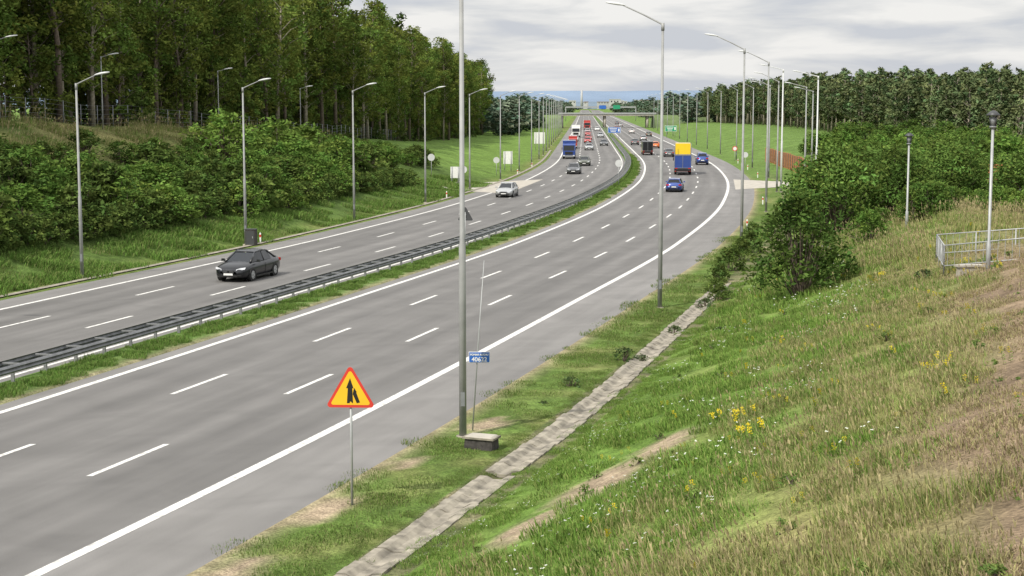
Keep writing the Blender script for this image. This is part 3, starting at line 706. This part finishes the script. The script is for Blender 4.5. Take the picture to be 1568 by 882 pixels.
# ------------------------------------------------------------------ vehicles
def wheel(mb,x,y,r=.32,w=.22):
    s=1 if x>0 else -1
    mb.tube([(x-s*w,y,r),(x-s*.02,y,r),(x,y,r)],[r,r,r*.93],M['tyre'],20,True,False)
    mb.tube([(x-s*.01,y,r),(x+s*.006,y,r)],[r*.68,r*.62],M['rim'],16,True,False)
    mb.tube([(x,y,r),(x+s*.012,y,r)],[r*.16,r*.14],M['greyback'],8)
    for k in range(5):
        a=k*2*math.pi/5; mb.box((x+s*.007,y+math.cos(a)*r*.46,r+math.sin(a)*r*.46),(.006,r*.13,r*.13),M['black'])
def carmesh(name,pm,wagon=False,tall=1.0):
    mb=MB()
    st=[(-2.38,.45,.44,.60,.66),(-2.34,.68,.38,.72,.84),(-2.22,.82,.28,.84,.98),(-1.9,.885,.23,.91,1.04),(-1.3,.905,.19,.93,1.02),(-.6,.912,.19,.92,1.0),(0,.912,.19,.91,.98),(.9,.905,.19,.88,.97),(1.4,.895,.19,.84,.93),(1.85,.865,.20,.77,.86),(2.12,.79,.23,.69,.77),(2.28,.66,.27,.60,.67),(2.37,.45,.34,.54,.57)]
    vs=[];
    for (y,w,zb,zs,zt) in st:
        half=[(0,zb),(w*.84,zb),(w*.96,zb+.08),(w,(zb+zs)/2-.05),(w*.998,(zb+zs)/2+.1),(w*.965,zs-.03),(w*.90,zs+.015),(w*.74,zt-.01),(w*.4,zt+.02),(0,zt+.03)]
        ring=half+[(-a,b) for a,b in half[-2:0:-1]]
        vs+=[(a,y,b*tall) for a,b in ring]
    n=len(ring); fs=[(i*n+j,i*n+(j+1)%n,(i+1)*n+(j+1)%n,(i+1)*n+j) for i in range(len(st)-1) for j in range(n)]
    fs+=[tuple(range(n)),tuple((len(st)-1)*n+j for j in range(n))[::-1]]
    mb.add(vs,fs,pm,True)
    rb,rt_=(-2.15,-1.80) if wagon else (-1.78,-1.02)
    H=1.47*tall; zb=.94*tall
    B=[(.74,rb),(.83,-1.05),(.84,-.1),(.82,.55),(.70,1.22)]
    T=[(.55,rt_,.10),(.61,-.72,.045),(.625,-.15,.03),(.61,.15,.05),(.54,.38,.10)]
    pb=[(w,y,zb) for w,y in B]+[(-w,y,zb) for w,y in B[::-1]]; pt=[(w,y,H-d) for w,y,d in T]+[(-w,y,H-d) for w,y,d in T[::-1]]
    m=len(pb); mb.add(pb+pt,[(i,(i+1)%m,m+(i+1)%m,m+i) for i in range(m)],M['glass'])
    c1=[(w*.8,y*.95-.01,H-d+.035) for w,y,d in T]; c2=[(0,y*.93-.01,H-d+.05) for w,y,d in T]
    rows=[[(w,y,H-d) for w,y,d in T],c1,c2,[(-a,b,c) for a,b,c in c1],[(-w,y,H-d) for w,y,d in T]]
    rv=[p for r in rows for p in r]; mb.add(rv,[(i*5+j,i*5+j+1,(i+1)*5+j+1,(i+1)*5+j) for i in range(4) for j in range(4)],pm,True)
    for i in (0,4,5,9): mb.tube([Vector(pb[i]),Vector(pt[i])],[.06,.045],pm,6)
    for i in (2,7): mb.tube([Vector(pb[i]),Vector(pt[i])],.028,M['black'],5)
    for i in range(m): mb.tube([Vector(pt[i]),Vector(pt[(i+1)%m])],.032,pm,6)
    for x in (-1,1):
        for y in (-1.38,1.40):
            mb.tube([(x*.70,y,.335),(x*.916,y,.335)],[.375,.375],M['black'],20,True,False); wheel(mb,x*.925,y,.325)
        mb.box((x*.99,.88,1.0*tall),(.2,.10,.13),pm,None,.75)
        hl=[(x*.40,2.325,.60),(x*.80,2.135,.66),(x*.83,2.06,.76),(x*.60,2.20,.735),(x*.42,2.28,.68)]
        hl=[(a,b+.012,c*tall) for a,b,c in hl]; mb.add(hl,[(0,1,2,3,4)],M['headlamp'])
        mb.add([(a*1.0,b-.05,c) for a,b,c in hl]+hl,[(i,(i+1)%5,5+(i+1)%5,5+i) for i in range(5)],M['black'])
        mb.box((x*.66,-2.29,.80*tall),(.32,.12,.15),M['taillamp'],Matrix.Rotation(x*.25,3,'Z'))
        mb.box((x*.56,2.29,.37),(.2,.08,.08),M['black'],Matrix.Rotation(-x*.4,3,'Z'))
        mb.box((x*.915,-.15,.55),(.012,.012,.55),M['black']); 
        mb.box((x*.91,0,.23),(.03,2.0,.08),M['black'])
    for x in (-.17,.17): mb.box((x,2.36,.55*tall),(.28,.06,.12),M['black']); mb.box((x,2.392,.55*tall),(.24,.006,.09),M['darkback'])
    mb.box((0,2.36,.34),(1.0,.05,.10),M['black']); mb.box((0,2.395,.42),(.5,.02,.10),M['white'])
    mb.box((0,-2.39,.58),(.5,.02,.11),M['white']); mb.box((0,-2.34,.36),(1.1,.1,.12),M['black'])
    return mb.mesh(name)
def place(me,name,y,t,toward,z=.0,sc=1.0):
    mkobj(name,me,(PX(y,t),y,.002+z),heading(y)+(math.pi if toward else 0),None,sc)
BLK=paint('black',(.004,.005,.007),.0,.3,.35); SIL=paint('silver',(.42,.43,.43),.4,.35); BLU=paint('blue',(.03,.07,.28),.2); RED=paint('red',(.40,.035,.025)); WHT=paint('white',(.7,.7,.68)); GRY=paint('grey',(.10,.105,.11),.3); GRN=paint('olive',(.08,.09,.06),.2); ORG=paint('orange',(.70,.17,.03)); YEL=paint('yellow',(.80,.55,.02))
cm={n:carmesh('car_'+n,p,wg) for n,p,wg in (('black',BLK,0),('silver',SIL,1),('blue',BLU,1),('red',RED,0),('white',WHT,1),('grey',GRY,0),('olive',GRN,0),('orange',ORG,1))}
place(cm['black'],'black_sedan_car',86,-8.9,True,sc=1.06)
place(cm['silver'],'silver_car',163,-11.6,True)
place(cm['grey'],'dark_car',217,-9.6,True); place(cm['olive'],'green_car',246,-9.4,True)
place(cm['blue'],'blue_car',173,5.1,False)
place(cm['blue'],'blue_van',250,9.1,False,sc=(1.05,1.0,1.3))
place(cm['silver'],'silver_car',305,8.6,False); place(cm['grey'],'dark_car',288,5.4,False)
def truckmesh(name,cab,box,load=None,boxlen=7.,h=3.5):
    mb=MB()
    mb.box((0,-1.2,.75),(2.1,boxlen+2.2,.25),M['black'])
    cy=boxlen/2+.2
    prof=[(cy-.9,.55),(cy+1.25,.55),(cy+1.32,1.5),(cy+1.05,2.75),(cy+.75,2.95),(cy-.9,2.95)]
    vs=[(-1.2,a,b) for a,b in prof]+[(1.2,a,b) for a,b in prof]; n=len(prof)
    mb.add(vs,[tuple(range(n))[::-1],tuple(range(n,2*n))]+[(i,(i+1)%n,n+(i+1)%n,n+i) for i in range(n)],cab)
    mb.add([(-1.08,cy+1.325,1.62),(1.08,cy+1.325,1.62),(1.05,cy+1.10,2.62),(-1.05,cy+1.10,2.62)],[(0,1,2,3)],M['glass'])
    mb.box((0,cy+1.33,1.15),(1.5,.06,.5),M['black']); mb.box((0,cy+1.3,.6),(2.3,.2,.3),M['greyback'])
    for x in(-1,1):
        mb.box((x*.95,cy+1.38,.68),(.3,.08,.18),M['headlamp']); mb.box((x*1.35,cy+1.1,2.0),(.12,.15,.5),M['black']); mb.box((x*1.205,cy+.4,2.1),(.01,.8,.6),M['glass'])
        for y in (cy+.5,-boxlen/2+.6,-boxlen/2+1.7): wheel(mb,x*1.22,y,.48,.35)
        mb.box((x*.95,-boxlen/2-.83,.95),(.35,.06,.14),M['taillamp'])
    y0=-boxlen/2-.8; y1=cy-1.0
    mb.box((0,(y0+y1)/2,(h+.95)/2+.02),(2.48,y1-y0,h-.95),box)
    for x in (-1.2,-.02,1.2): mb.box((x,y0-.02,(h+.95)/2),(.06,.04,h-1.0),M['greyback'])
    mb.box((0,y0-.02,1.0),(2.4,.05,.08),M['greyback']); mb.box((0,y0-.02,h-.05),(2.4,.05,.08),M['greyback']); mb.box((0,y0-.05,.55),(2.3,.08,.12),M['red'])
    if load:
        mb.box((0,(y0+y1)/2+.3,h+.85),(2.2,(y1-y0)*.8,1.6),load)
        mb.box((0,y0+.3,h+.02),(2.4,.2,.12),M['greyback'])
        for x in (-1.15,1.15): mb.tube([(x,y0+.3,h),(x,y0+.3,h+1.7)],.05,M['greyback'],5)
    return mb.mesh(name)
tr_b=truckmesh('truck',BLU,BLU); place(tr_b,'blue_truck',280,-12.7,True,sc=.9)
place(truckmesh('truck',BLU,BLU,load=YEL,h=2.9),'blue_truck_with_yellow_load',217,5.3,False,sc=.93)
place(truckmesh('truck',YEL,BLK,h=3.2),'dark_truck',300,1.9,False,sc=.8)
tr_r=truckmesh('truck',RED,RED); tr_w=truckmesh('truck',WHT,WHT); place(tr_r,'red_truck',345,-12.6,True,sc=.75); place(tr_w,'white_truck',460,-12.6,True); place(tr_r,'red_truck',600,-9.2,True)
for (y,t,n,tow) in ((330,-9.1,'silver',1),(365,-5.6,'grey',1),(390,-9.3,'red',1),(410,-12.6,'white',1),(425,-9.0,'red',1),(455,-5.5,'silver',1),(485,-9.1,'red',1),(510,-12.6,'grey',1),(530,-9.1,'silver',1),(570,-5.6,'white',1),(620,-12.6,'red',1),(660,-9.1,'silver',1),(720,-9.1,'grey',1),
                   (345,5.4,'orange',0),(372,1.8,'grey',0),(415,5.4,'silver',0),(470,9,'olive',0),(520,5.4,'white',0),(590,1.8,'red',0),(680,5.4,'silver',0),(760,5.4,'grey',0)):
    place(cm[n],n+'_car',y,t,bool(tow))

# ------------------------------------------------------------------ overbridge, town, hills
br=MB(); yb=650; cx=PX(yb,-1)
br.box((cx,yb,5.2),(40,8,.7),M['palecon']); br.box((cx,yb-4.2,5.85),(40,.2,.7),M['galv']); 
for dx in (-18.5,-1,16.5): 
    for q in (-2.5,2.5): br.tube([(cx+dx,yb+q,-.5),(cx+dx,yb+q,4.9)],.5,M['palecon'],10)
br.obj('road_bridge')
eb=MB(); colr=M['hillgreen']=basic('embankment_grass',(.11,.155,.06),1,0,.3,.3)
for sgn in(-1,1):
    vs=[]
    for x,h in ((19,5.4),(30,5.0),(60,3.0),(110,0)):
        vs+=[(cx+sgn*x,yb-16,-1),(cx+sgn*x,yb-4,h),(cx+sgn*x,yb+4,h),(cx+sgn*x,yb+16,-1)]
    eb.add(vs,[(4*i+j,4*i+j+1,4*i+j+5,4*i+j+4) for i in range(3) for j in range(3)]+[(0,1,2,3)],colr)
eb.obj('bridge_embankment')
gt=MB(); yb=900; cx=PX(yb,-1); gt.tube([(cx-20,yb,0),(cx-20,yb,8)],.2,M['galv'],6); gt.tube([(cx+20,yb,0),(cx+20,yb,8)],.2,M['galv'],6); gt.box((cx,yb,8),(40,.6,.8),M['galv'])
gt.box((cx+9,yb-.5,8.0),(4,.2,2.2),M['green']); gt.box((cx+1,yb-.5,8.0),(4,.2,2.0),M['blue']); gt.obj('sign_gantry')
M['hill']=basic('hill_haze',(.17,.235,.33),1,0,.12,.004); M['hill2']=basic('hill_forest_haze',(.12,.17,.22),1,0,.2,.006); M['town']=basic('town_wall',(.42,.42,.42),.9,0,.15,.02); M['roof']=basic('town_roof',(.26,.20,.18),.9,0,.1,.02)  # both hill colours are blued to carry the distance haze
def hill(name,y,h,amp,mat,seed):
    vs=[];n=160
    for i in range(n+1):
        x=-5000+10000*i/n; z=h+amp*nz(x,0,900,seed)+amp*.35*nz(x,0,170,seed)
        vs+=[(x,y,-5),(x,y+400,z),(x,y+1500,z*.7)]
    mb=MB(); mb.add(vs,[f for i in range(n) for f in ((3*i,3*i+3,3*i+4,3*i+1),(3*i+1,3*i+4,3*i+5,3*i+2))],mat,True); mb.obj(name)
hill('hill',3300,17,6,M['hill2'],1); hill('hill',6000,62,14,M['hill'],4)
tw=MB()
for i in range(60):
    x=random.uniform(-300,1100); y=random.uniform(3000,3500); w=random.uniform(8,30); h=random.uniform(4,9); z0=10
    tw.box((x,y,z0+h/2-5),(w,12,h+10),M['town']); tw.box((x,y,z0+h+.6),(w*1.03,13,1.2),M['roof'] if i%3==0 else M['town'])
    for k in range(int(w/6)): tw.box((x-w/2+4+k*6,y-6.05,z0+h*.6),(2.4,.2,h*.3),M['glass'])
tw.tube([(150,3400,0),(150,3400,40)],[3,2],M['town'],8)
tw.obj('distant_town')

# ------------------------------------------------------------------ light, sky, camera
el,az=R(47),math.atan2(-.64,-.76)
w=bpy.data.worlds.new("World"); scene.world=w; w.use_nodes=True; nt=w.node_tree; nt.nodes.clear()
out=nt.nodes.new('ShaderNodeOutputWorld'); bg=nt.nodes.new('ShaderNodeBackground'); bg.inputs[1].default_value=.12
sky=nt.nodes.new('ShaderNodeTexSky'); sky.sky_type='NISHITA'; sky.sun_disc=False; sky.sun_elevation=el; sky.sun_rotation=az; sky.dust_density=3; sky.air_density=1
tc=nt.nodes.new('ShaderNodeTexCoord'); mp=nt.nodes.new('ShaderNodeMapping'); mp.inputs['Scale'].default_value=(9,9,50); mp.inputs['Location'].default_value=(2.3,.4,.6); nt.links.new(tc.outputs['Generated'],mp.inputs[0])
n=nt.nodes.new('ShaderNodeTexNoise'); n.inputs['Scale'].default_value=1.15; n.inputs['Detail'].default_value=8; n.inputs['Roughness'].default_value=.52; n.inputs['Distortion'].default_value=.3; nt.links.new(mp.outputs[0],n.inputs[0])
cr=nt.nodes.new('ShaderNodeValToRGB'); e=cr.color_ramp.elements
e[0].position=.38; e[0].color=(5.2,5.4,5.8,1); e[1].position=.60; e[1].color=(7.7,7.6,7.4,1)
x=cr.color_ramp.elements.new(.48); x.color=(6.3,6.35,6.4,1)
nt.links.new(n.outputs['Fac'],cr.inputs[0])
# clouds brighter overhead than at the horizon (overcast luminance distribution)
sp=nt.nodes.new('ShaderNodeSeparateXYZ'); nt.links.new(tc.outputs['Generated'],sp.inputs[0])
mr=nt.nodes.new('ShaderNodeMapRange'); mr.inputs[1].default_value=.08; mr.inputs[2].default_value=1; mr.inputs[3].default_value=1; mr.inputs[4].default_value=1.95; nt.links.new(sp.outputs[2],mr.inputs[0])
vm=nt.nodes.new('ShaderNodeVectorMath'); vm.operation='SCALE'; nt.links.new(cr.outputs[0],vm.inputs[0]); nt.links.new(mr.outputs[0],vm.inputs['Scale'])
mx=nt.nodes.new('ShaderNodeMix'); mx.data_type='RGBA'; mx.inputs[0].default_value=.93
nt.links.new(sky.outputs[0],mx.inputs[6]); nt.links.new(vm.outputs[0],mx.inputs[7]); nt.links.new(mx.outputs[2],bg.inputs[0]); nt.links.new(bg.outputs[0],out.inputs[0])
sl=bpy.data.lights.new('sun','SUN'); sl.energy=3.9; sl.angle=R(.8); sl.color=(1,.95,.85)
so=bpy.data.objects.new('sun',sl); COL.objects.link(so)
d=Vector((.64*math.cos(el),.76*math.cos(el),-math.sin(el)*.995)); so.rotation_euler=d.to_track_quat('-Z','Y').to_euler()
cam=bpy.data.cameras.new('camera'); cam.lens=55.1; cam.sensor_width=36; cam.clip_end=20000; cam.clip_start=.5
co=bpy.data.objects.new('camera',cam); COL.objects.link(co); co.location=(0,0,9.5); co.rotation_euler=(R(90-6.68),0,0); scene.camera=co
scene.view_settings.view_transform='Standard'; scene.view_settings.look='None'; scene.view_settings.exposure=0
